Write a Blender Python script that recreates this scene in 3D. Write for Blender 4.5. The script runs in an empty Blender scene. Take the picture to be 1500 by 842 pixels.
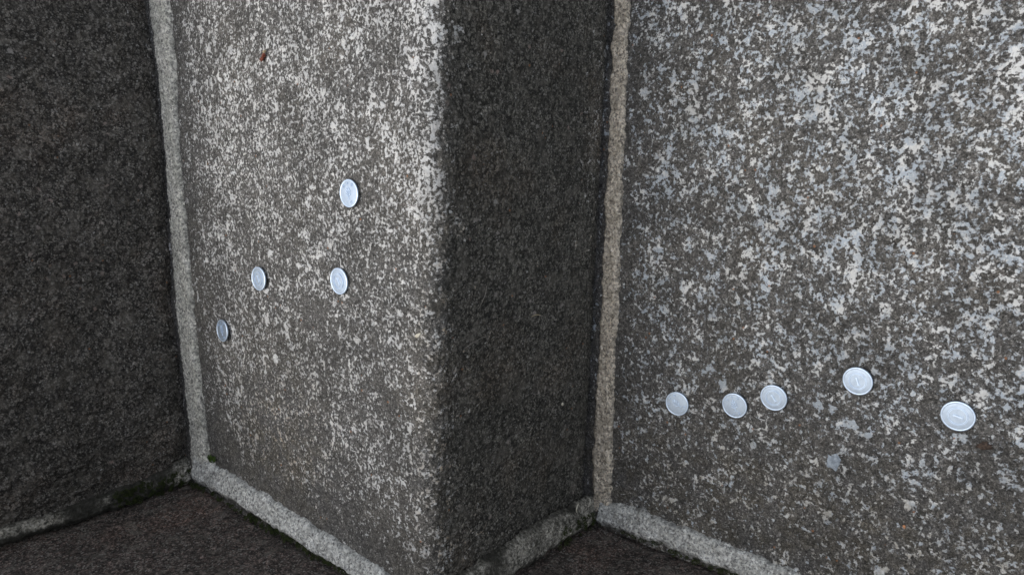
import bpy, math, random
import numpy as np
from mathutils import Vector, Matrix

# ------------------------------------------------------------------ camera, sky, sun, exposure
scn = bpy.context.scene
col = scn.collection
cam = bpy.data.objects.new("camera", bpy.data.cameras.new("camera"))
col.objects.link(cam)
cam.data.sensor_width = 36.0
cam.data.lens = 26.18
cam.data.clip_start = 0.01
cam.data.clip_end = 500
cam.matrix_world = Matrix(((0.01453342, 0.98294346, 0.18333285, 0.33381),
                           (-0.77103201, 0.12775687, -0.62384919, -0.34360),
                           (-0.63663052, -0.13228884, 0.75973762, 0.54032),
                           (0, 0, 0, 1)))
scn.camera = cam
SUN_EL, SUN_AZ = math.radians(72), math.radians(-28)      # soft light from up the stairs
world = bpy.data.worlds.new("World")
scn.world = world
world.use_nodes = True
wn = world.node_tree
bg = wn.nodes["Background"]
sky = wn.nodes.new("ShaderNodeTexSky")
sky.sky_type = 'NISHITA'
sky.sun_disc = False
sky.sun_elevation = SUN_EL
sky.sun_rotation = SUN_AZ
sky.air_density = 1.0
sky.dust_density = 1.2
sky.ozone_density = 1.0
hs = wn.nodes.new("ShaderNodeHueSaturation")             # thin overcast: a paler sky
hs.inputs["Saturation"].default_value = 0.36
wn.links.new(sky.outputs[0], hs.inputs["Color"])
wn.links.new(hs.outputs[0], bg.inputs[0])
bg.inputs[1].default_value = 0.11
sun = bpy.data.objects.new("sun", bpy.data.lights.new("sun", 'SUN'))
col.objects.link(sun)
sun.data.energy = 1.0
sun.data.angle = math.radians(45)
sun.data.color = (1.0, 0.96, 0.90)
sd = Vector((math.sin(SUN_AZ) * math.cos(SUN_EL), math.cos(SUN_AZ) * math.cos(SUN_EL), math.sin(SUN_EL)))
sun.rotation_euler = sd.to_track_quat('Z', 'Y').to_euler()
scn.view_settings.view_transform = 'Standard'
scn.view_settings.look = 'None'
scn.view_settings.exposure = 1.08
scn.view_settings.gamma = 1.0

# ------------------------------------------------------------------ measures (millimetres)
H, D = 200.4, 364.0
MM = 0.001

# ------------------------------------------------------------------ numpy noise
def perlin(u, v, seed):
    rs = np.random.RandomState(seed)
    perm = rs.permutation(1024)
    ang = rs.rand(1024) * 2 * np.pi
    gx, gy = np.cos(ang), np.sin(ang)
    ui, vi = np.floor(u).astype(np.int64), np.floor(v).astype(np.int64)
    fu, fv = u - ui, v - vi
    def g(a, b, x, y):
        h = perm[(perm[a & 1023] + b) & 1023]
        return gx[h] * x + gy[h] * y
    su = fu * fu * fu * (fu * (fu * 6 - 15) + 10)
    sv = fv * fv * fv * (fv * (fv * 6 - 15) + 10)
    n0 = g(ui, vi, fu, fv) * (1 - su) + g(ui + 1, vi, fu - 1, fv) * su
    n1 = g(ui, vi + 1, fu, fv - 1) * (1 - su) + g(ui + 1, vi + 1, fu - 1, fv - 1) * su
    return (n0 * (1 - sv) + n1 * sv) * 1.5

def fbm(u, v, size, octs, seed, rough=0.5):
    t, a, w = np.zeros_like(u, dtype=float), 1.0, 0.0
    for k in range(octs):
        s = size / 2 ** k
        t += a * perlin(u / s + 17.3 * k, v / s - 9.1 * k, seed + k)
        w += a
        a *= rough
    return t / w

def sstep(a, b, x):
    t = np.clip((x - a) / (b - a), 0, 1)
    return t * t * (3 - 2 * t)

def axis(lo, a, b, hi, step, grow=1.25):
    """fine spacing between a and b, growing outwards to lo and hi"""
    c = list(np.arange(a, b + step * .5, step))
    s, x, left = step, a, []
    while x > lo + 1e-6:
        s *= grow
        x = max(lo, x - s)
        left.append(x)
    s, x = step, c[-1]
    while x < hi - 1e-6:
        s *= grow
        x = min(hi, x + s)
        c.append(x)
    return np.array(left[::-1] + c)

# ------------------------------------------------------------------ mesh helpers
def mesh_np(name, verts, quads, mat, parent=None, attrs=None, smooth=True, tris=None):
    me = bpy.data.meshes.new(name)
    n = len(verts)
    q = np.asarray(quads, dtype=np.int32).reshape(-1, 4) if quads is not None and len(quads) else np.zeros((0, 4), np.int32)
    t = np.asarray(tris, dtype=np.int32).reshape(-1, 3) if tris is not None and len(tris) else np.zeros((0, 3), np.int32)
    nl = q.size + t.size
    me.vertices.add(n)
    me.vertices.foreach_set("co", (np.asarray(verts, float) * MM).astype(np.float32).ravel())
    me.loops.add(nl)
    me.loops.foreach_set("vertex_index", np.concatenate([q.ravel(), t.ravel()]).astype(np.int32))
    me.polygons.add(len(q) + len(t))
    ls = np.concatenate([np.arange(len(q)) * 4, q.size + np.arange(len(t)) * 3]).astype(np.int32)
    me.polygons.foreach_set("loop_start", ls)
    me.update(calc_edges=True)
    me.validate()
    me.polygons.foreach_set("use_smooth", np.full(len(me.polygons), smooth))
    for k, a in (attrs or {}).items():
        at = me.attributes.new(k, 'FLOAT', 'POINT')
        at.data.foreach_set("value", np.asarray(a, np.float32).ravel())
    me.materials.append(mat)
    o = bpy.data.objects.new(name, me)
    col.objects.link(o)
    if parent:
        o.parent = parent
    return o

def grid_quads(nu, nv, flip=False):
    i = np.arange(nu * nv).reshape(nu, nv)
    a, b, c, d = i[:-1, :-1].ravel(), i[1:, :-1].ravel(), i[1:, 1:].ravel(), i[:-1, 1:].ravel()
    return np.stack([a, d, c, b] if flip else [a, b, c, d], 1)

def empty(name, label, cat, loc=(0, 0, 0), group=None):
    o = bpy.data.objects.new(name, None)
    o.empty_display_size = 0.02
    o.location = Vector(loc) * MM
    col.objects.link(o)
    tag(o, label, cat, group)
    return o

def tag(o, label=None, cat=None, group=None, kind=None):
    if label: o["label"] = label
    if cat: o["category"] = cat
    if group: o["group"] = group
    if kind: o["kind"] = kind

# ------------------------------------------------------------------ materials
class NT:
    def __init__(s, name):
        s.m = bpy.data.materials.new(name)
        s.m.use_nodes = True
        s.t = s.m.node_tree
        s.b = s.t.nodes["Principled BSDF"]
        s.out = s.t.nodes["Material Output"]
        tc = s.t.nodes.new("ShaderNodeTexCoord")
        mp = s.t.nodes.new("ShaderNodeMapping")
        mp.inputs["Scale"].default_value = (1000, 1000, 1000)
        s.t.links.new(tc.outputs["Object"], mp.inputs[0])
        s.co = mp.outputs[0]
    def link(s, a, sock):
        if isinstance(a, (int, float)):
            sock.default_value = a
        elif isinstance(a, tuple):
            sock.default_value = a if len(a) == 4 or sock.type == 'VECTOR' else a + (1,)
        else:
            s.t.links.new(a, sock)
    def noise(s, size, detail=4, rough=.6, dist=0.0, seed=0.0, vec=None, colour=False):
        n = s.t.nodes.new("ShaderNodeTexNoise")
        n.noise_dimensions = '3D'
        off = s.t.nodes.new("ShaderNodeVectorMath")
        off.operation = 'ADD'
        s.link(vec or s.co, off.inputs[0])
        off.inputs[1].default_value = (seed * 37.1, seed * 71.7, seed * 13.3)
        s.link(off.outputs[0], n.inputs["Vector"])
        n.inputs["Scale"].default_value = 1.0 / size
        n.inputs["Detail"].default_value = detail
        n.inputs["Roughness"].default_value = rough
        n.inputs["Distortion"].default_value = dist
        return n.outputs["Color"] if colour else n.outputs["Fac"]
    def voro(s, size, out="Distance", rnd=1.0, vec=None):
        n = s.t.nodes.new("ShaderNodeTexVoronoi")
        s.link(vec or s.co, n.inputs["Vector"])
        n.inputs["Scale"].default_value = 1.0 / size
        n.inputs["Randomness"].default_value = rnd
        return n.outputs[out]
    def math(s, op, a, b=0.0, c=None, clamp=False):
        n = s.t.nodes.new("ShaderNodeMath")
        n.operation = op
        n.use_clamp = clamp
        s.link(a, n.inputs[0]); s.link(b, n.inputs[1])
        if c is not None: s.link(c, n.inputs[2])
        return n.outputs[0]
    def ramp(s, x, lo, hi, a=0.0, b=1.0):
        n = s.t.nodes.new("ShaderNodeMapRange")
        n.interpolation_type = 'SMOOTHSTEP'
        s.link(x, n.inputs[0])
        for k, v in zip((1, 2, 3, 4), (lo, hi, a, b)): s.link(v, n.inputs[k])
        return n.outputs[0]
    def mix(s, f, a, b, mode='MIX'):
        n = s.t.nodes.new("ShaderNodeMix")
        n.data_type = 'RGBA'
        n.blend_type = mode
        s.link(f, n.inputs[0]); s.link(a, n.inputs[6]); s.link(b, n.inputs[7])
        return n.outputs[2]
    def attr(s, name):
        n = s.t.nodes.new("ShaderNodeAttribute")
        n.attribute_name = name
        return n.outputs["Fac"]
    def sep(s, v):
        n = s.t.nodes.new("ShaderNodeSeparateColor")
        s.link(v, n.inputs[0])
        return n.outputs
    def bump(s, h, dist, strength=1.0, normal=None):
        n = s.t.nodes.new("ShaderNodeBump")
        s.link(h, n.inputs["Height"])
        n.inputs["Distance"].default_value = dist * MM
        n.inputs["Strength"].default_value = strength
        if normal: s.link(normal, n.inputs["Normal"])
        return n.outputs[0]
    def done(s, colour, rough=.85, normal=None, metal=0.0, spec=.3):
        s.link(colour, s.b.inputs["Base Color"])
        s.link(rough, s.b.inputs["Roughness"])
        s.link(metal, s.b.inputs["Metallic"])
        s.b.inputs["Specular IOR Level"].default_value = spec
        if normal: s.link(normal, s.b.inputs["Normal"])
        return s.m

def stone_material(name, lich_size, base_a, base_b, riser_a, riser_b, lich_cols, sharp=.045, seed=0, fleck=2.3):
    m = NT(name)
    up, dens, warm = m.attr("up"), m.attr("dens"), m.attr("warm")
    n1 = m.noise(5.0, 5, .65, seed=seed + 1)
    n2 = m.noise(70, 3, .5, seed=seed + 2)
    fine = m.noise(0.9, 3, .7, seed=seed + 3)
    # body colour: grimy top against algae-dark upright face
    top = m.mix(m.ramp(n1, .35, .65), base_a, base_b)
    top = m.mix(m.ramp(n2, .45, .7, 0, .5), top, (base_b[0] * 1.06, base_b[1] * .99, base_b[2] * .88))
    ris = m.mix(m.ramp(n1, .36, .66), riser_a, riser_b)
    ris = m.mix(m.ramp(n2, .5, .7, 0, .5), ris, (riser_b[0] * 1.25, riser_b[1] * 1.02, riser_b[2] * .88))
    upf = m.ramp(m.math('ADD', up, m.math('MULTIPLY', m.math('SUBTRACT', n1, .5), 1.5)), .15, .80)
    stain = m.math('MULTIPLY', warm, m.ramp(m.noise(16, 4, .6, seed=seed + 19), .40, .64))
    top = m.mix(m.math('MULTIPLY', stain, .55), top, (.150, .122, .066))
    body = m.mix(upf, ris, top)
    body = m.mix(m.ramp(fine, .40, .62), m.mix(.5, body, (.012, .011, .010)), m.mix(.16, body, (.5, .48, .44)))
    # mineral grains in the granite: small pale and dark crystals, plus painted relief shading
    vx = m.sep(m.voro(2.1, "Color"))
    tone = m.math('ADD', .42, m.math('MULTIPLY', 1.5, m.math('POWER', vx[0], 2.2)))
    tone = m.math('MULTIPLY', tone, m.ramp(m.noise(1.25, 3, .7, seed=seed + 16), .36, .62, 1.35, .55))  # pore dirt and the light and dark of small relief, painted as tone
    toned = m.t.nodes.new("ShaderNodeVectorMath"); toned.operation = 'SCALE'
    m.link(body, toned.inputs[0]); m.link(tone, toned.inputs["Scale"])
    body = m.mix(m.ramp(upf, 0, 1, 1.0, .55), body, toned.outputs[0])
    vc = m.sep(m.voro(1.5, "Color"))
    pale = m.math('MULTIPLY', m.ramp(vc[0], .86, .93), m.ramp(m.voro(1.5), .62, .4))
    body = m.mix(m.math('MULTIPLY', pale, .55), body, (.42, .40, .37))
    vg = m.voro(2.3)
    vgc = m.sep(m.voro(2.3, "Color"))
    grain = m.math('MULTIPLY', m.ramp(vgc[0], .45, .95), m.ramp(vg, .55, .3))
    body = m.mix(m.math('MULTIPLY', grain, m.ramp(upf, 0, 1, .75, .2)), body, (.31, .29, .255))
    body = m.mix(m.ramp(m.noise(2.0, 4, .7, seed=seed + 12), .52, .64, 0, .6), body, (.016, .015, .014))
    dark = m.math('MULTIPLY', m.ramp(vc[1], .84, .9), m.ramp(m.voro(1.5), .7, .45))
    body = m.mix(m.math('MULTIPLY', dark, .6), body, (.015, .014, .013))
    # lichen crust: fractal islands whose cover follows the growth map
    wv = m.noise(lich_size * .5, 2, .5, seed=seed + 9, colour=True)
    va = m.t.nodes.new("ShaderNodeVectorMath"); va.operation = 'MULTIPLY_ADD'
    m.link(wv, va.inputs[0]); va.inputs[1].default_value = (lich_size * .9,) * 3; m.link(m.co, va.inputs[2])
    la = m.noise(lich_size, 6, .62, seed=seed + 4, vec=va.outputs[0])
    lb = m.noise(lich_size * 3.4, 4, .6, seed=seed + 5)
    lc = m.noise(fleck, 2.3, .6, seed=seed + 6)
    l = m.math('ADD', m.math('MULTIPLY', la, .48), m.math('ADD', m.math('MULTIPLY', lb, .15), m.math('MULTIPLY', lc, .62)))
    spl = m.noise(9.0, 5, .62, dist=.6, seed=seed + 18)
    l = m.math('ADD', l, m.math('ADD', m.ramp(spl, .56, .66, 0, .13), m.ramp(spl, .46, .34, 0, -.06)))
    th = m.math('SUBTRACT', .878, m.math('MULTIPLY', dens, .42))
    d = m.math('SUBTRACT', l, th)
    mask = m.ramp(d, 0.0, sharp)
    thin = m.ramp(d, -.035, .01)
    lcol = m.mix(m.ramp(m.noise(lich_size * 1.8, 4, .65, seed=seed + 7), .40, .56), lich_cols[0], lich_cols[1])
    lcol = m.mix(m.math('MULTIPLY', warm, m.ramp(m.noise(6, 4, .7, seed=seed + 8), .38, .6)), lcol, lich_cols[2])
    lcol = m.mix(m.ramp(m.noise(1.3, 3, .7, seed=seed + 10), .56, .70, 0, .40), lcol, (.2, .19, .18))
    lcol = m.mix(m.ramp(d, .0, .075), m.mix(.4, lcol, (.20, .19, .18)), lcol)
    lcol = m.mix(m.ramp(m.noise(1.5, 3, .7, seed=seed + 15), .52, .62, 0, .7), lcol, (.84, .83, .80))  # tiny painted highlights: gloss and micro-relief put into the lichen colour
    body = m.mix(m.math('MULTIPLY', thin, .28), body, lcol)
    colr = m.mix(mask, body, lcol)
    vk = m.sep(m.voro(11.0, "Color"))
    chipn = m.math('ADD', m.voro(11.0), m.math('MULTIPLY', m.math('SUBTRACT', m.noise(3.0, 4, .7, seed=seed + 13), .5), .5))
    chip = m.math('MULTIPLY', m.math('MULTIPLY', m.ramp(vk[0], .76, .78), m.ramp(upf, 0, 1, 1, .12)), m.ramp(chipn, .19, .11))
    colr = m.mix(m.math('MULTIPLY', chip, .8), colr, m.mix(vk[1], (.42, .40, .37), (.36, .27, .23)))
    colr = m.mix(m.ramp(m.noise(45, 5, .6, seed=seed + 14), .40, .62, .0, .45), colr, m.mix(.55, colr, (.02, .02, .017)))
    colr = m.mix(m.math('MULTIPLY', m.ramp(m.noise(14, 5, .65, seed=seed + 17), .50, .68, 0, .38), m.ramp(upf, 0, 1, 1, 0)), colr, (.22, .20, .17))
    # a few rusty specks
    vs = m.sep(m.voro(2.2, "Color"))
    rust = m.math('MULTIPLY', m.ramp(vs[2], .9975, .9985), m.ramp(m.voro(2.2), .5, .3))
    colr = m.mix(m.math('MULTIPLY', rust, .8), colr, (.32, .15, .07))
    h = m.math('ADD', m.math('MULTIPLY', m.noise(1.6, 5, .75, seed=seed + 11), .8), m.math('MULTIPLY', mask, .22))
    nrm = m.bump(h, 2.2, 1.0)
    return m.done(colr, .82, nrm, spec=.28)

def mortar_material(name, a, b, dark, grime=.35, seed=0):
    m = NT(name)
    n1 = m.noise(2.0, 4, .7, seed=seed)
    n2 = m.noise(11, 5, .65, seed=seed + 1)
    n3 = m.noise(4, 5, .7, seed=seed + 2)
    c = m.mix(m.ramp(n2, .38, .62), a, b)
    c = m.mix(m.ramp(n1, .50, .64), c, m.mix(.8, c, dark))
    c = m.mix(m.ramp(n1, .47, .36), c, m.mix(.6, c, (.72, .69, .62)))
    vs = m.sep(m.voro(1.8, "Color"))
    sc = m.t.nodes.new("ShaderNodeVectorMath"); sc.operation = 'SCALE'
    m.link(c, sc.inputs[0]); m.link(m.math('ADD', .66, m.math('MULTIPLY', .88, vs[0])), sc.inputs["Scale"])
    c = sc.outputs[0]
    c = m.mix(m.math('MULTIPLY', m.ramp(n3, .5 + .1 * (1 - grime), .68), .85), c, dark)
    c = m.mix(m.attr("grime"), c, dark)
    vc = m.sep(m.voro(1.9, "Color"))
    c = m.mix(m.math('MULTIPLY', m.ramp(vc[0], .95, .97), .6), c, (.07, .066, .06))
    nrm = m.bump(m.noise(1.9, 5, .75, seed=seed + 4), 2.4, 1.0)
    return m.done(c, .9, nrm, spec=.2)

def plain(name, c1, c2, size=3, rough=.7, bump=.3, metal=0.0):
    m = NT(name)
    c = m.mix(m.ramp(m.noise(size, 4, .6), .35, .65), c1, c2)
    return m.done(c, rough, m.bump(m.noise(size * .5, 3, .6), bump), metal)

M = {}
WHITE, BLUE, BEIGE = (.62, .61, .58), (.44, .49, .55), (.50, .41, .30)
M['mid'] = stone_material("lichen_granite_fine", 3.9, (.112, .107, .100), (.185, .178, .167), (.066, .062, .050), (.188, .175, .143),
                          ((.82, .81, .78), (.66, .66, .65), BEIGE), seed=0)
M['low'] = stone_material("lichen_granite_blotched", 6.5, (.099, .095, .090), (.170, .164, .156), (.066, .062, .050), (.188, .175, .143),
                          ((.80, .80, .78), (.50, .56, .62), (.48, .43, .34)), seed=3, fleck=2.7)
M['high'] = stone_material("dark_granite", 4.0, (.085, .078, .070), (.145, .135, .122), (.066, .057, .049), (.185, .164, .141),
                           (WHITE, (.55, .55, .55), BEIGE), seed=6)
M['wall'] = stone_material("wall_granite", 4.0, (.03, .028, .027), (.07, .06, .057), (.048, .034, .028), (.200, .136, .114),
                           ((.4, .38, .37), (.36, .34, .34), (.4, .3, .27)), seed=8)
M['mortar'] = mortar_material("sandy_mortar", (.56, .49, .385), (.70, .615, .50), (.105, .096, .085), .45, 1)
M['mortar_pale'] = mortar_material("pale_mortar", (.50, .49, .43), (.64, .62, .56), (.10, .10, .095), .25, 2)
M['mortar_white'] = mortar_material("whitish_mortar", (.50, .50, .47), (.66, .66, .63), (.10, .10, .095), .35, 3)
M['mortar_dark'] = mortar_material("algae_mortar", (.20, .19, .16), (.46, .43, .37), (.035, .034, .028), .8, 4)
M['moss'] = plain("moss_green", (.03, .055, .010), (.10, .17, .03), 2, .9, .2)
M['moss_dark'] = plain("moss_dark", (.022, .030, .010), (.06, .078, .022), 3, .95, .2)
M['earth'] = plain("earth", (.05, .045, .035), (.09, .08, .065), 40, .95, 4)

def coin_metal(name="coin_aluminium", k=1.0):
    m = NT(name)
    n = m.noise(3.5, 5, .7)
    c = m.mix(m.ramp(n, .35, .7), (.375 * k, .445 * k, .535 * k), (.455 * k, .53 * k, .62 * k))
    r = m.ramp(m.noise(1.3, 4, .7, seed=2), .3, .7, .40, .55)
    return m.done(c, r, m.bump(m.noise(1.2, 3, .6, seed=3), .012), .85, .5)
M['coin'] = coin_metal()
M['coin_highlight'] = coin_metal("highlight_aluminium", 1.5)  # rim and relief: sky highlights painted in as a brighter metal colour
M['straw'] = plain("straw", (.42, .33, .2), (.55, .47, .33), 2, .7, .05)
M['hair'] = plain("pale_fibre", (.20, .18, .155), (.27, .25, .22), 2, .7, .05)
M['flake'] = plain("pale_flake", (.5, .46, .36), (.62, .58, .48), 2, .7, .1)
M['bud'] = plain("red_brown_husk", (.10, .022, .014), (.24, .075, .04), 1.5, .5, .2)
M['crumb'] = plain("brown_crumb", (.03, .022, .018), (.085, .06, .045), 1.5, .9, .4)
M['orange'] = plain("orange_fleck", (.5, .2, .09), (.6, .3, .15), 1, .8, .1)

# ------------------------------------------------------------------ the staircase
stairs = empty("stone_staircase", "dark lichen speckled granite steps with pale mortar joints against the side wall", "staircase")

def line(pts):
    a = np.array(pts, float)
    i = np.argsort(a[:, 0])
    return lambda x: np.interp(x, a[i, 0], a[i, 1])

def riser0(x):   # front of the middle step, gently out of true
    return 5.5 - .012 * x + 1.3 * np.sin(x / 95. + 1)
def riser1(x):   # front of the upper step
    return line([(-50, 357), (16, 357), (50, 350), (103, 354), (178, 360), (257, 358), (340, 359), (401, 363), (462, 372), (1600, 374)])(x)
def riser_low(x):
    return -D + 2 * np.sin(x / 80.)

def build_step(label, mat, front, z, depth, h, seed, dens_fn, fine_x, fine_top, fine_ris, radius=14., amp_top=.9, amp_ris=1.5, undercut=True, lumps=0.0):
    xs = axis(-12, fine_x[0], fine_x[1], 1600, 1.0)
    tops = axis(radius, fine_top[0], fine_top[1], depth, 1.0)[::-1]           # distance behind the front edge
    arc = np.linspace(0, np.pi / 2, 22)[1:-1]
    down = axis(radius, fine_ris[0], fine_ris[1], h, 1.0)
    py = np.concatenate([tops, radius - radius * np.sin(arc), np.zeros(len(down))])
    pz = np.concatenate([np.zeros(len(tops)), -(radius - radius * np.cos(arc)), -down])
    ny = np.concatenate([np.zeros(len(tops)), -np.sin(arc), -np.ones(len(down))])
    nz = np.concatenate([np.ones(len(tops)), np.cos(arc), np.zeros(len(down))])
    s = np.concatenate([-tops, -radius + arc * radius * 1.57, down]) + 2000
    X, S = np.meshgrid(xs, s, indexing='ij')
    PY, PZ, NY, NZ = (np.broadcast_to(a, X.shape) for a in (py, pz, ny, nz))
    up = NZ
    big = fbm(X, S, 150, 2, seed) * 1.6
    mid = fbm(X, S, 22, 3, seed + 10) * .9
    rough_t = fbm(X, S, 5.5, 3, seed + 20, .65)
    rough_r = .6 * fbm(X, S, 14, 2, seed + 30, .6) + fbm(X, S, 5.2, 3, seed + 35, .85)
    pits = np.clip(fbm(X, S, 7, 2, seed + 40) - .18, 0, 1)
    big = big + (1 - up) * lumps * fbm(X * 1.0, S * .6, 34, 3, seed + 60, .6)
    edge = (up > .04) * (up < .96)
    chips = np.clip(fbm(X, S, 14, 3, seed + 50) - .05, 0, 1) * sstep(0, .5, up * (1 - up) * 4)
    dsp = big + mid + up * rough_t * amp_top + (1 - up) * (rough_r * amp_ris - pits * 2.2) - chips * 2.2
    F = front(X)
    f2 = sstep(60, 0, PY) if True else 1
    Y = F * f2 + (F.mean() if False else front(np.array([250.]))[0]) * (1 - f2) + PY + NY * dsp
    if undercut:
        Y = Y + 4.5 * sstep(h - 38, h - 20, -PZ)
    Z = z + PZ + NZ * dsp
    dens, warm = dens_fn(X, PY, PZ, up)
    V = np.stack([X, Y, Z], -1).reshape(-1, 3)
    nu, nv = X.shape
    quads = grid_quads(nu, nv, flip=True)
    V2 = [V]
    # close the block: back and both ends
    base = len(V)
    yb = depth + front(np.array([250.]))[0]
    ring = []
    for xi, xx in ((0, xs[0]), (nu - 1, xs[-1])):
        V2.append(np.array([[xx, yb + 1, z - h]]))
        ring.append(base); base += 1
    tris = []
    for k, xi in enumerate((0, nu - 1)):
        idx = xi * nv + np.arange(nv)
        a, b = idx[:-1], idx[1:]
        c = np.full(nv - 1, ring[k])
        tris.append(np.stack([a, b, c] if k == 0 else [b, a, c], 1))
    tris = np.concatenate(tris)
    pad = lambda a: np.concatenate([np.asarray(a, float).ravel(), [0, 0]])
    o = mesh_np("step", np.concatenate(V2), quads, mat, stairs,
                {"up": pad(up + (1 - up) * .46 * np.exp(np.minimum(PZ + 10, 0) / 22.)), "dens": pad(dens), "warm": pad(warm)}, tris=tris)
    o["label"] = label
    return o

def dens_mid(X, PY, PZ, up):
    blotch = fbm(X, PY, 45, 3, 301)
    d = .49 + .07 * sstep(80, 420, X) + .14 * blotch
    d -= .16 * sstep(292, 322, PY + 10 * blotch)                  # bare strip along the joint behind
    d -= .25 * sstep(75, 25, X + 30 * blotch - .10 * (PY - 150))    # bare strip along the wall
    nose = sstep(34, 4, PY)
    d += nose * (.0 + .16 * sstep(200, 400, X) * (1 + blotch))
    ris = sstep(.75, .15, up)
    fade = np.exp(PZ / 13.)
    dr = .10 + .36 * np.minimum(np.exp((PZ + 15) / 22.), 1) * (.85 + .7 * blotch) + .12 * fbm(X, PZ, 30, 3, 311) + .10 * sstep(150, 40, X) * sstep(-190, -90, PZ) + .32 * sstep(-150, -185, PZ) * sstep(150, 350, X)
    d = d * (1 - ris) + dr * ris
    warm = .15 + .85 * np.exp(-(((X - 85) / 60) ** 2 + ((PY - 190) / 70) ** 2)) + .45 * nose * sstep(330, 200, X) + .5 * ris
    return d, np.clip(warm, 0, 1)

def dens_low(X, PY, PZ, up):
    # PY runs from 0 at the front edge to depth at the riser behind
    back = D - PY
    blotch = fbm(X, PY, 30, 4, 321, .65)
    d = .475 + .16 * blotch + .05 * sstep(60, 330, X) + .06 * sstep(40, 230, back) * sstep(120, 300, X)
    d -= .13 * sstep(42, 18, back + 14 * blotch)
    d -= .03 * sstep(120, 30, X)
    ris = sstep(.75, .15, up)
    d = d * (1 - ris) + .08 * ris
    return d, np.clip(.15 + .6 * sstep(160, 60, X), 0, 1)

def dens_high(X, PY, PZ, up):
    ris = sstep(.75, .15, up)
    dr = .13 + .10 * fbm(X, PZ, 40, 3, 331) + .13 * sstep(-150, -195, PZ) * sstep(330, 430, X)
    return .45 * (1 - ris) + dr * ris, .3 + .3 * ris

build_step("lowest step in view with a blotchy blue grey lichen top", M['low'], riser_low, 0, D + 40, 215, 11, dens_low,
           (-6, 500), (18, D + 12), (18, 20), amp_top=.95)
build_step("middle step with a finely white speckled top and dark front", M['mid'], riser0, H, D + 40, 222, 61, dens_mid,
           (-6, 490), (18, D + 8), (18, 205))
build_step("upper step showing only its dark front", M['high'], riser1, 2 * H, D, 222, 111, dens_high,
           (-6, 500), (18, 20), (18, 205), amp_ris=2.0, lumps=5.0)

# ------------------------------------------------------------------ mortar strips along the joints
def mortar(mat, a, b, across_origin, h, seed, name="mortar_joint", ragged=2.7, grime=None, sink=4.0, lo_end=0.0):
    """strip between polylines a and b (points in mm); h is how far it stands out along the normal 'across_origin'"""
    a, b = np.array(a, float), np.array(b, float)
    ca = np.concatenate([[0], np.cumsum(np.linalg.norm(np.diff(a, axis=0), axis=1))])
    cb = np.concatenate([[0], np.cumsum(np.linalg.norm(np.diff(b, axis=0), axis=1))])
    L = max(ca[-1], cb[-1])
    t = np.linspace(0, 1, int(L / 1.0) + 1)
    A = np.stack([np.interp(t * ca[-1], ca, a[:, k]) for k in range(3)], 1)
    B = np.stack([np.interp(t * cb[-1], cb, b[:, k]) for k in range(3)], 1)
    W = np.linalg.norm(A - B, axis=1).mean()
    nv = int(W / .9) + 6
    v = np.linspace(0, 1, nv)
    T, Vv = np.meshgrid(t, v, indexing='ij')
    u_mm, v_mm = T * L, Vv * W
    w1 = (fbm(t * L, t * 0 + 3, 16, 4, seed, .65) * ragged * 1.6)[:, None]
    w2 = (fbm(t * L, t * 0 + 9, 16, 4, seed + 5, .65) * ragged * 1.6)[:, None]
    e = ((w1 * (1 - Vv) ** 2 - w2 * Vv ** 2) / W)[..., None]
    e = e + (fbm(t * L, t * 0 + 30, 60, 2, seed + 80) * ragged * .8)[:, None, None] * (.5 - np.abs(Vv[..., None] - .5)) * 2 / W
    P = A[:, None] * (1 - Vv[..., None] - e) + B[:, None] * (Vv[..., None] + e)
    N = np.array(across_origin, float)
    N = N / np.linalg.norm(N)
    ends = np.minimum(sstep(0, .02, Vv + .0) * 1, 1)
    prof = (1 - np.abs(2 * Vv - 1) ** 5)
    hh = h * prof - sink * (1 - sstep(0, .22, np.minimum(Vv, 1 - Vv)))
    hh = hh + fbm(u_mm, v_mm + 50, 24, 3, seed + 20) * 1.3 * prof + fbm(u_mm, v_mm, 4.5, 3, seed + 30, .75) * 1.9
    pit = np.clip(fbm(u_mm, v_mm, 6, 2, seed + 40) - .33, 0, 1) * 5
    hh = hh - pit
    P = P + N * hh[..., None]
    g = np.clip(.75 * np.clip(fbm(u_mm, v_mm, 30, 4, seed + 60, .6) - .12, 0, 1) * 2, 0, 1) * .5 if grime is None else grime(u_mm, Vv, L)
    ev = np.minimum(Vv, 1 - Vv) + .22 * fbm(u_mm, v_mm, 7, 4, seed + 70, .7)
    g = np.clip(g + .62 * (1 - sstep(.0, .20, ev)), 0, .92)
    fa = np.cross(P[1, 0] - P[0, 0], P[0, 1] - P[0, 0]) @ N
    return mesh_np(name, P.reshape(-1, 3), grid_quads(*T.shape, flip=fa < 0), mat, stairs, {"grime": g})

Z0, Z1 = 1.0, H + 1.0
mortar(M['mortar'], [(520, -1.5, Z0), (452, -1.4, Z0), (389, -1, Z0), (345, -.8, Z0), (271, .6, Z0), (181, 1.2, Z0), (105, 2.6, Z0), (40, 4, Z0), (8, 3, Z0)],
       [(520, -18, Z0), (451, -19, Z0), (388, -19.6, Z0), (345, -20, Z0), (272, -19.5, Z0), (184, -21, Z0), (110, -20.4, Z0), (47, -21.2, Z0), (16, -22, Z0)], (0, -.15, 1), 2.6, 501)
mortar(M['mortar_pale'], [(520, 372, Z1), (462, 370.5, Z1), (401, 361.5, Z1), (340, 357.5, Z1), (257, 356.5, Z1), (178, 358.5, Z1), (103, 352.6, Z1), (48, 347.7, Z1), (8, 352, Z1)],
       [(520, 328, Z1), (457, 326.6, Z1), (400, 325, Z1), (340, 327, Z1), (260, 322.5, Z1), (183, 318.4, Z1), (111, 313.4, Z1), (57, 309.6, Z1), (20, 300, Z1)], (0, -.1, 1), 3.0, 531)
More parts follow.
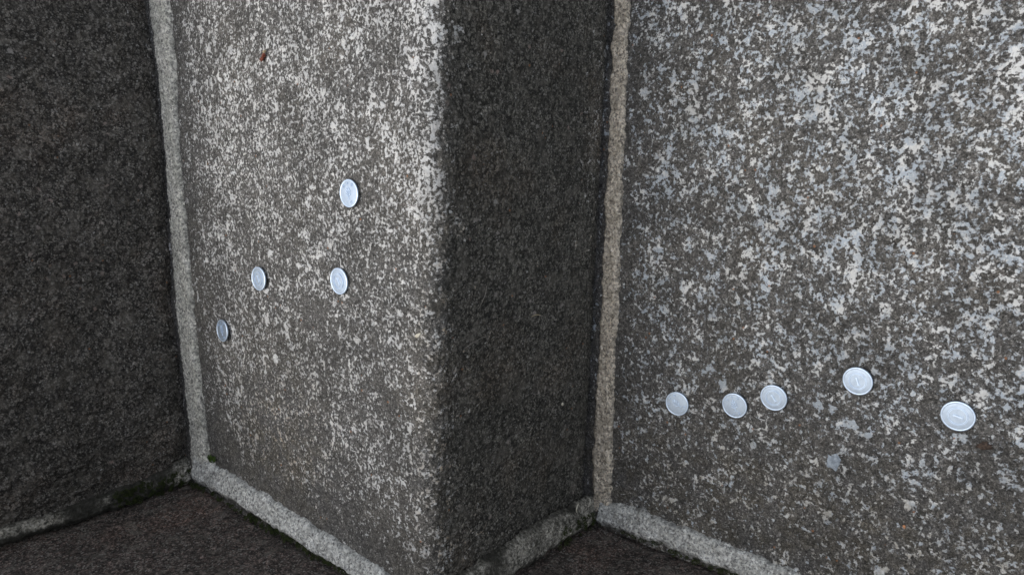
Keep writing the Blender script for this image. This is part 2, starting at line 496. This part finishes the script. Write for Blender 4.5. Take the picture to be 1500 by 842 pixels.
# along the wall, on the tops
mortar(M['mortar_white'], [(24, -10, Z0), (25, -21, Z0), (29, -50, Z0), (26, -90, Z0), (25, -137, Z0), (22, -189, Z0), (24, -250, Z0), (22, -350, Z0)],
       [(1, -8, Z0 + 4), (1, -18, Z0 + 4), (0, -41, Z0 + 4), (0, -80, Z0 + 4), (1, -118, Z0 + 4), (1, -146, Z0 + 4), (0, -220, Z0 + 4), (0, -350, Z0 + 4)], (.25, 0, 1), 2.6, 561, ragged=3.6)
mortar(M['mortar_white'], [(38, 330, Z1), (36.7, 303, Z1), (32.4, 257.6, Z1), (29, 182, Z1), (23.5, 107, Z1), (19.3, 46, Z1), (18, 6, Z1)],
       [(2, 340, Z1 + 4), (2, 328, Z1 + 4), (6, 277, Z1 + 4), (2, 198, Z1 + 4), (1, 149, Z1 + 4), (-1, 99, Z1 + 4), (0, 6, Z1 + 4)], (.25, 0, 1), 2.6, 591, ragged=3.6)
# along the wall, on the fronts: algae-dark, only patches of pale mortar left
def gr1(u, v, L):
    n = fbm(u, v * 16, 20, 4, 79, .65)
    return np.clip(.15 + .75 * sstep(12, 32, u) - .75 * sstep(105, 140, u) * sstep(.72, .45, v + n * .5) + .5 * sstep(.45, .8, v) * sstep(20, 40, u) + .9 * n, 0, .95)
gr = lambda u, v, L: np.clip(.22 + 1.5 * fbm(u, v * 20, 26, 4, 77, .6), 0, 1)
mortar(M['mortar_dark'], [(24, 0, -4), (26, 0, 25), (28, 0, 60), (28, 0, 93), (26, 0, 136), (25, 0, 190)],
       [(-3, -4, -4), (-3, -4, 27), (-2, -4, 60), (-2, -4, 90), (-2, -4, 114), (-2, -4, 190)], (.3, -1, 0), 2.5, 621, ragged=3, grime=gr)
mortar(M['mortar_dark'], [(24, 354, 198), (19, 354, 229), (15.5, 354, 258), (13.6, 354, 310), (15, 354, 363), (15, 354, 398)],
       [(-3, 350, 200), (-3, 350, 232), (-3, 350, 288), (-3, 350, 323), (-1, 350, 365), (-1, 350, 398)], (.3, -1, 0), 2.5, 651, ragged=3, grime=gr1)

# ------------------------------------------------------------------ side wall
def build_wall():
    ys = axis(-900, -170, 380, 1400, 1.6)
    zs = axis(-260, -30, 250, 600, 1.6)
    Y, T = np.meshgrid(ys, zs, indexing='ij')
    Z = T + .35 * np.clip(Y, -400, 900)
    dx = fbm(Y, Z, 120, 2, 700) * 3 + fbm(Y, Z, 30, 3, 710) * 2.2 + fbm(Y, Z, 8, 4, 720, .7) * 1.5
    dx -= 4.5
    dens = .10 + .12 * fbm(Y, Z, 45, 3, 730)
    up = np.zeros_like(Y)
    V = [np.stack([dx, Y, Z], -1).reshape(-1, 3)]
    nu, nv = Y.shape
    q = [grid_quads(nu, nv)]
    n = nu * nv
    top = V[0].reshape(nu, nv, 3)[:, -1].copy(); bot = V[0].reshape(nu, nv, 3)[:, 0].copy()
    tb = top.copy(); tb[:, 0] = -260
    bb = bot.copy(); bb[:, 0] = -260
    V += [tb, bb]
    it, ib = np.arange(nu) * nv + nv - 1, np.arange(nu) * nv
    jt, jb = n + np.arange(nu), n + nu + np.arange(nu)
    q.append(np.stack([it[:-1], it[1:], jt[1:], jt[:-1]], 1))
    q.append(np.stack([jt[:-1], jt[1:], jb[1:], jb[:-1]], 1))
    tr = []
    for k in (0, nu - 1):
        i0 = k * nv + np.arange(nv)
        c = np.full(nv - 1, n + k)
        tr.append(np.stack([i0[:-1], i0[1:], c], 1))
        tr.append(np.array([[i0[0], n + k, n + nu + k]]))
    pad = lambda a, v: np.concatenate([a.ravel(), np.full(2 * nu, v)])
    o = mesh_np("parapet_wall", np.concatenate(V), np.concatenate(q), M['wall'], None,
                {"up": pad(up, 0.), "dens": pad(dens, .1), "warm": pad(up + .6, .5)}, tris=np.concatenate(tr))
    tag(o, "dark purplish brown stone side wall running along the ends of the steps", "wall")
build_wall()

# ------------------------------------------------------------------ ground below and landing above
def slab(name, x0, x1, y0, y1, z, mat):
    xs, ys = np.linspace(x0, x1, 60), np.linspace(y0, y1, 60)
    X, Y = np.meshgrid(xs, ys, indexing='ij')
    Zz = z + fbm(X, Y, 400, 4, 900) * 12
    o = mesh_np(name, np.stack([X, Y, Zz], -1).reshape(-1, 3), grid_quads(60, 60), mat)
    tag(o, kind="structure")
slab("ground", -60000, 60000, -60000, 60000, -214, M['earth'])

# ------------------------------------------------------------------ coins
def lathe(prof, n=64):
    a = np.linspace(0, 2 * np.pi, n, endpoint=False)
    V = np.array([(r * math.cos(t), r * math.sin(t), z) for r, z in prof for t in a])
    q = []
    for k in range(len(prof) - 1):
        for i in range(n):
            j = (i + 1) % n
            q.append((k * n + i, k * n + j, (k + 1) * n + j, (k + 1) * n + i))
    return V, q

def stroke_mesh(strokes, z, h):
    """raised strokes: each (x0,y0,x1,y1,width) a bevelled bar"""
    V, q = [], []
    for x0, y0, x1, y1, w in strokes:
        d = np.array([x1 - x0, y1 - y0]); L = np.linalg.norm(d); d = d / L
        p = np.array([-d[1], d[0]])
        b = len(V)
        for k, (ww, zz, ext) in enumerate(((w * .5, z - .1, 0.06), (w * .28, z + h, 0))):
            for s, e in ((-1, -1), (1, -1), (1, 1), (-1, 1)):
                c = (np.array([x0, y0]) if e < 0 else np.array([x1, y1])) + d * e * ext + p * s * ww
                V.append((c[0], c[1], zz))
        q.append((b + 4, b + 5, b + 6, b + 7))
        for i in range(4):
            j = (i + 1) % 4
            q.append((b + i, b + j, b + 4 + j, b + 4 + i))
    return np.array(V), q

def ring_strokes(r, w, n=40):
    a = np.linspace(0, 2 * np.pi, n + 1)
    return [(r * math.cos(a[i]), r * math.sin(a[i]), r * math.cos(a[i + 1]), r * math.sin(a[i + 1]), w) for i in range(n)]

def glyph(strokes, cx, cy, s, w, ang=0.0):
    out = []
    ca, sa = math.cos(ang), math.sin(ang)
    for x0, y0, x1, y1 in strokes:
        p = [(x * s * ca - y * s * sa + cx, x * s * sa + y * s * ca + cy) for x, y in ((x0, y0), (x1, y1))]
        out.append((*p[0], *p[1], w))
    return out
G = {
 'ni': [(-.35, -.5, -.35, .5), (.35, -.5, .35, .5), (-.35, .5, .35, .5), (-.35, 0, .35, 0), (-.35, -.5, .35, -.5)],
 'hon': [(-.45, .22, .45, .22), (0, .5, 0, -.5), (0, .2, -.45, -.3), (0, .2, .45, -.3), (-.2, -.25, .2, -.25)],
 'koku': [(-.45, -.5, -.45, .5), (.45, -.5, .45, .5), (-.45, .5, .45, .5), (-.45, -.5, .45, -.5), (-.25, .25, .25, .25), (-.2, 0, .2, 0), (-.27, -.28, .27, -.28), (0, .25, 0, -.28), (.12, -.1, .2, -.2)],
 'ichi': [(-.5, 0, .5, 0)],
 'en': [(-.42, -.5, -.42, .5), (.42, -.5, .42, .5), (-.42, .5, .42, .5), (0, .5, 0, .02), (-.42, .02, .42, .02)],
}
def sapling():
    s = [(0, -4.3, 0, 3.6, .55)]
    for y, L, a in ((-2.0, 3.0, 30), (-.3, 3.1, 38), (1.5, 2.6, 48)):
        for sg in (-1, 1):
            dx, dy = sg * math.cos(math.radians(a)), math.sin(math.radians(a))
            s.append((0, y - .4, dx * L * .45, y + dy * L * .35, .3))
            s.append((dx * L * .35, y + dy * L * .28, dx * L * .75, y + dy * L * .8, 1.15))
            s.append((dx * L * .7, y + dy * L * .75, dx * L * 1.0, y + dy * L * 1.15, .7))
    s.append((0, 3.0, 0, 5.0, 1.0))
    s += [(-1.6, -4.3, 1.6, -4.3, .3)]
    return s

coin_disc = coin_rim = None
FZ = .62                                # field height above the coin's middle
disc_prof = [(0.01, -FZ), (8.9, -FZ), (9.7, -.72), (10.0, -.58), (10.0, .5), (9.3, FZ - .05), (8.85, FZ), (5, FZ), (0.01, FZ)]
rim_prof = [(8.75, FZ - .05), (8.95, FZ + .14), (9.35, FZ + .22), (9.75, FZ + .16), (10.02, FZ - .05)]

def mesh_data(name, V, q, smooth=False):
    o = mesh_np(name, V, q, M['coin' if name == 'disc' else 'coin_highlight'], smooth=smooth)
    me = o.data
    bpy.data.objects.remove(o)
    return me
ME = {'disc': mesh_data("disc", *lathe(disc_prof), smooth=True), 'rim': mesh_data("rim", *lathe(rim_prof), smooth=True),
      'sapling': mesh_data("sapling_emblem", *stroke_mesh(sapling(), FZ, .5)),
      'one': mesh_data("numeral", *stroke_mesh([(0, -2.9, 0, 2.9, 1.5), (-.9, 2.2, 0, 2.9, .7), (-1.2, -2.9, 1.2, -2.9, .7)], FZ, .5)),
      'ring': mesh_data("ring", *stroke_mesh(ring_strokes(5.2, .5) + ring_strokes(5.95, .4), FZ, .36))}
top_text = glyph(G['ni'], 4.2, 6.0, 1.9, .26, -.6) + glyph(G['hon'], 0, 7.25, 1.9, .26) + glyph(G['koku'], -4.2, 6.0, 1.9, .26, .6)
top_text = glyph(G['ni'], -4.6, 5.6, 1.9, .26, .65) + glyph(G['hon'], 0, 7.2, 1.9, .26) + glyph(G['koku'], 4.6, 5.6, 1.9, .26, -.65)
bot_text = glyph(G['ichi'], -2.3, -6.6, 1.9, .3, -.3) + glyph(G['en'], 2.3, -6.6, 1.9, .26, .3)
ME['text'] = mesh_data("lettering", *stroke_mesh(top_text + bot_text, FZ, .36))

def coin(face, x, y, z, tx, ty, spin, label):
    root = empty("coin", label, "coin", (x, y, z), "small aluminium coins left on the steps")
    n = Vector((tx, ty, 1)).normalized()
    root.rotation_mode = 'QUATERNION'
    root.rotation_quaternion = n.to_track_quat('Z', 'Y')
    # spin in the coin's own plane: 0 puts the design's top towards +X (the picture's top)
    ang = math.radians(spin)
    flat = root.rotation_quaternion
    yax = flat.inverted() @ (Vector((math.cos(ang), math.sin(ang), 0)))
    root.rotation_quaternion = flat @ Matrix.Rotation(math.atan2(-yax.x, yax.y), 4, 'Z').to_quaternion()
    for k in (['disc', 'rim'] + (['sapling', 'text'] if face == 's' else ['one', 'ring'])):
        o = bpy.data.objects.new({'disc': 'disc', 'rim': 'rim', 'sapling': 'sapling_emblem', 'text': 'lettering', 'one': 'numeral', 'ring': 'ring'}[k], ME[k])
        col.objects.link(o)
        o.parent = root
    return root

CZ1, CZ0 = H + 2.0, 2.0
coin('s', 300.7, 85.2, CZ1, .01, -.005, 8, "silver coin with sapling face, the one nearest the pictured top on the white speckled step")
coin('o', 224.3, 206.5, CZ1 + .2, .01, -.01, 25, "silver ringed coin on the speckled step, nearest the dull grey coin by the joint")
coin('o', 235.5, 99.5, CZ1, -.01, .0, 30, "silver coin on the speckled step directly beneath the sapling coin, nearer the dark edge")
coin('s', 169.2, 270.0, CZ1, .023, .05, 15, "dull grey coin closest to the pale mortar joint on the speckled step")
coin('s', 130.0, -78.8, CZ0, -.019, -.05, 60, "pale sapling coin nearest the mortar joint on the blotchy lichen step")
coin('s', 140.0, -127.5, CZ0 + .2, -.06, -.01, 20, "pale sapling coin just beside a numeral coin, second from the joint on the blotchy step")
coin('o', 153.2, -157.2, CZ0 + .3, -.07, -.03, 35, "pale numeral coin in the middle of the row of five on the blotchy step")
coin('o', 178.4, -214.2, CZ0 + .4, -.08, .02, 18, "pale numeral coin set highest in the row of five on the blotchy step")
coin('o', 168.2, -276.2, CZ0 + .4, -.07, .01, 80, "largest looking pale coin with numeral lying sideways, beside the brown crumb")

# ------------------------------------------------------------------ moss
def moss(name, spots, mat, n_per, seed, rad, height, label=None):
    rs = np.random.RandomState(seed)
    V, T = [], []
    for (cx, cy, cz, nx, nyy, nzz, r) in spots:
        nrm = np.array([nx, nyy, nzz], float); nrm /= np.linalg.norm(nrm)
        e1 = np.cross(nrm, [0.3, .9, .2]); e1 /= np.linalg.norm(e1); e2 = np.cross(nrm, e1)
        for k in range(int(n_per * r * r / (rad * rad)) + 3):
            a, q = rs.rand() * 6.283, math.sqrt(rs.rand()) * r
            dome = math.sqrt(max(0, 1 - (q / r) ** 2))
            c = np.array([cx, cy, cz]) + e1 * q * math.cos(a) + e2 * q * math.sin(a) + nrm * height * dome * (.4 + .6 * rs.rand())
            for j in range(3):
                d = rs.normal(size=3) + nrm * 1.0; d /= np.linalg.norm(d)
                w = np.cross(d, rs.normal(size=3)); w /= np.linalg.norm(w)
                ln, wd = rs.uniform(.5, 1.3), rs.uniform(.15, .32)
                b = len(V)
                V += [c - w * wd, c + w * wd, c + d * ln]
                T.append((b, b + 1, b + 2))
    o = mesh_np(name, np.array(V), None, mat, tris=T, smooth=False)
    return o

rs = np.random.RandomState(5)
tuft = moss("moss_tuft", [(38 + rs.normal() * 1.6, 302 + rs.normal() * 3.5, H + 2, 0, 0, 1, rs.uniform(1.6, 3.2)) for _ in range(9)], M['moss'], 70, 3, 2.5, 2.2)
tag(tuft, "small bright green moss tuft in the mortar corner beside the speckled step", "moss")
spots = []
for y0, y1, n in ((60, 240, 150), (225, 345, 45)):
    for _ in range(n):
        y = rs.uniform(y0, y1)
        spots.append((1 + rs.normal() * 1.6, y, H + 4 + rs.normal() * 1, .6, 0, .8, rs.uniform(.8, 2.4)))
for _ in range(70):
    y = -rs.uniform(25, 210)
    spots.append((1 + rs.normal() * 1.6, y, 4 + rs.normal() * 1, .6, 0, .8, rs.uniform(.8, 2.6)))
for _ in range(110):   # in the upper and lower corners, where wall, front and top meet
    spots.append((rs.uniform(-3, 14), 349 + rs.normal(), H + rs.uniform(2, 75), 0, -1, .2, rs.uniform(.8, 2.6)))
for _ in range(50):
    spots.append((rs.uniform(-3, 14), -5 + rs.normal() * 1.5, rs.uniform(0, 60), .3, -1, .2, rs.uniform(.8, 2.4)))
m = moss("moss", spots, M['moss_dark'], 40, 8, 2.0, 1.2)
tag(m, "thin dark green moss lining the joints along the wall", "moss", kind="stuff")

# ------------------------------------------------------------------ small debris
def tube(name, pts, r, mat, label, cat, n=6):
    P = np.array(pts, float)
    tt = np.linspace(0, len(P) - 1, 14)
    C = np.stack([np.interp(tt, np.arange(len(P)), P[:, k]) for k in range(3)], 1)
    for _ in range(2): C[1:-1] = (C[:-2] + 2 * C[1:-1] + C[2:]) / 4
    V, q = [], []
    for i, c in enumerate(C):
        d = C[min(i + 1, 13)] - C[max(i - 1, 0)]; d /= np.linalg.norm(d)
        a = np.cross(d, [.2, .3, 1]); a /= np.linalg.norm(a); b = np.cross(d, a)
        rr = r * (.5 + .5 * math.sin(math.pi * (i + 1.5) / 16))
        for k in range(n):
            t = k / n * 6.2832
            V.append(c + rr * (a * math.cos(t) + b * math.sin(t)))
    for i in range(13):
        for k in range(n):
            j = (k + 1) % n
            q.append((i * n + k, i * n + j, (i + 1) * n + j, (i + 1) * n + k))
    o = mesh_np(name, np.array(V), q, mat)
    tag(o, label, cat)
    return o

def lump(name, c, rx, ry, rz, ang, mat, label, cat, seed, rough=.25, parent=None):
    rs = np.random.RandomState(seed)
    nu, nv = 18, 11
    U, W = np.meshgrid(np.linspace(0, 2 * np.pi, nu, endpoint=False), np.linspace(.05, np.pi - .05, nv), indexing='ij')
    r = 1 + rough * fbm(U * 10 + seed, W * 10, 9, 3, seed) * 2
    x, y, z = rx * r * np.cos(U) * np.sin(W), ry * r * np.sin(U) * np.sin(W), rz * r * np.cos(W)
    X = x * math.cos(ang) - y * math.sin(ang) + c[0]; Y = x * math.sin(ang) + y * math.cos(ang) + c[1]
    V = np.stack([X, Y, z + c[2]], -1).reshape(-1, 3)
    i = np.arange(nu * nv).reshape(nu, nv); j = np.roll(i, -1, 0)
    q = np.stack([i[:, :-1].ravel(), i[:, 1:].ravel(), j[:, 1:].ravel(), j[:, :-1].ravel()], 1)
    o = mesh_np(name, V, q, mat, parent)
    if label: tag(o, label, cat)
    return o

husk = empty("seed_husk", "tiny red brown bud husk lying on the white speckled step", "husk", (400, 186, H))
for nm, c, a, b in (("husk_scale", (-1.0, 1.6, 2.0), 2.6, 1.5), ("husk_tip", (1.3, -1.3, 2.2), 2.1, 1.4), ("husk_stalk", (4.3, -1.6, 1.6), 1.5, .8)):
    lump(nm, c, a, b, 1.4, -.9, M['bud'] if nm != "husk_stalk" else M['straw'], None, None, 40 + len(nm), parent=husk)
crumb = lump("debris_crumb", (152, -292.7, 0.6), 3.0, 4.3, .9, .3, M['crumb'], "dark brown crumb of debris beside the largest looking coin", "debris", 51, .5)
lump("orange_fleck", (82.3, -253, 1.2), 1.2, 1.0, .8, .3, M['orange'], "tiny orange fleck low on the blotchy lichen step", "fleck", 52)
def rz(x): return float(riser0(np.array([x]))[0])
tube("dry_stem", [(206.5, rz(206) - 2.5, 97), (207.5, rz(206) - 3.2, 92), (206, rz(206) - 2.6, 86)], .35, M['straw'], "short straw coloured stem stuck on the dark front of the middle step", "stem")
tube("plant_fibre", [(196, rz(200) - 2, 172), (199, rz(200) - 3.5, 166), (201, rz(200) - 3.4, 155), (200.5, rz(200) - 2, 144)], .22, M['hair'], "long thin pale fibre curving across the dark front of the middle step", "fibre")
tube("twig_hair", [(222, rz(222) - 2, 158), (232, rz(232) - 3, 152), (238, rz(238) - 2, 150)], .2, M['hair'], "fine pale hair slanting on the dark front above the long fibre", "fibre")
lump("pale_flake", (122.6, rz(122) - 2.2, 49), 1.6, .7, 1.3, .1, M['flake'], "small beige flake low on the dark front of the middle step", "flake", 53)
tube("curled_flake", [(27, rz(25) - 9.5, 29), (24.5, rz(25) - 10, 32), (22, rz(25) - 10, 32.5), (19.5, rz(25) - 9.5, 31)], .7, M['flake'], "tiny pale curled husk at the mortar corner below the dark front", "flake")

def rosette(c, r, label, seed):
    na, nr = 72, 12
    A, R = np.meshgrid(np.linspace(0, 2 * np.pi, na, endpoint=False), np.linspace(0.02, 1, nr), indexing='ij')
    lob = 1 + .55 * fbm(np.cos(A) * 10 + 40, np.sin(A) * 10 + 40, 8, 4, seed, .65)
    X, Y = r * R * lob * np.cos(A), r * .8 * R * lob * np.sin(A)
    Z = 1.0 - 1.6 * R ** 4 + .5 * fbm(X + 90, Y + 90, 3, 3, seed + 3, .7)
    V = np.stack([X + c[0], Y + c[1], Z + c[2]], -1).reshape(-1, 3)
    i = np.arange(na * nr).reshape(na, nr); j = np.roll(i, -1, 0)
    q = np.stack([i[:, :-1].ravel(), i[:, 1:].ravel(), j[:, 1:].ravel(), j[:, :-1].ravel()], 1)
    o = mesh_np("lichen_patch", V, q, M['lichen'])
    tag(o, label, "lichen")
M['lichen'] = plain("grey_blue_lichen", (.20, .23, .26), (.33, .37, .41), 2.5, .9, .5)
rosette((114.7, -202.6, -.1), 7.5, "grey blue lichen patch beneath the row of five coins on the blotchy step", 860)

M['lichen_white'] = plain("white_lichen", (.42, .42, .40), (.66, .65, .62), 1.8, .9, .5)
o = rosette((158.2, 190.1, H - .2), 6.0, "small white lichen patch below the dull grey coin on the speckled step", 871)
bpy.data.objects["lichen_patch.001"].data.materials[0] = M['lichen_white']
lump("beige_fleck", (208, 17.5, H + .2), 1.5, 2.6, 1.0, .6, M['flake'], "beige fleck on the worn dark edge of the middle step", "fleck", 55, .4)
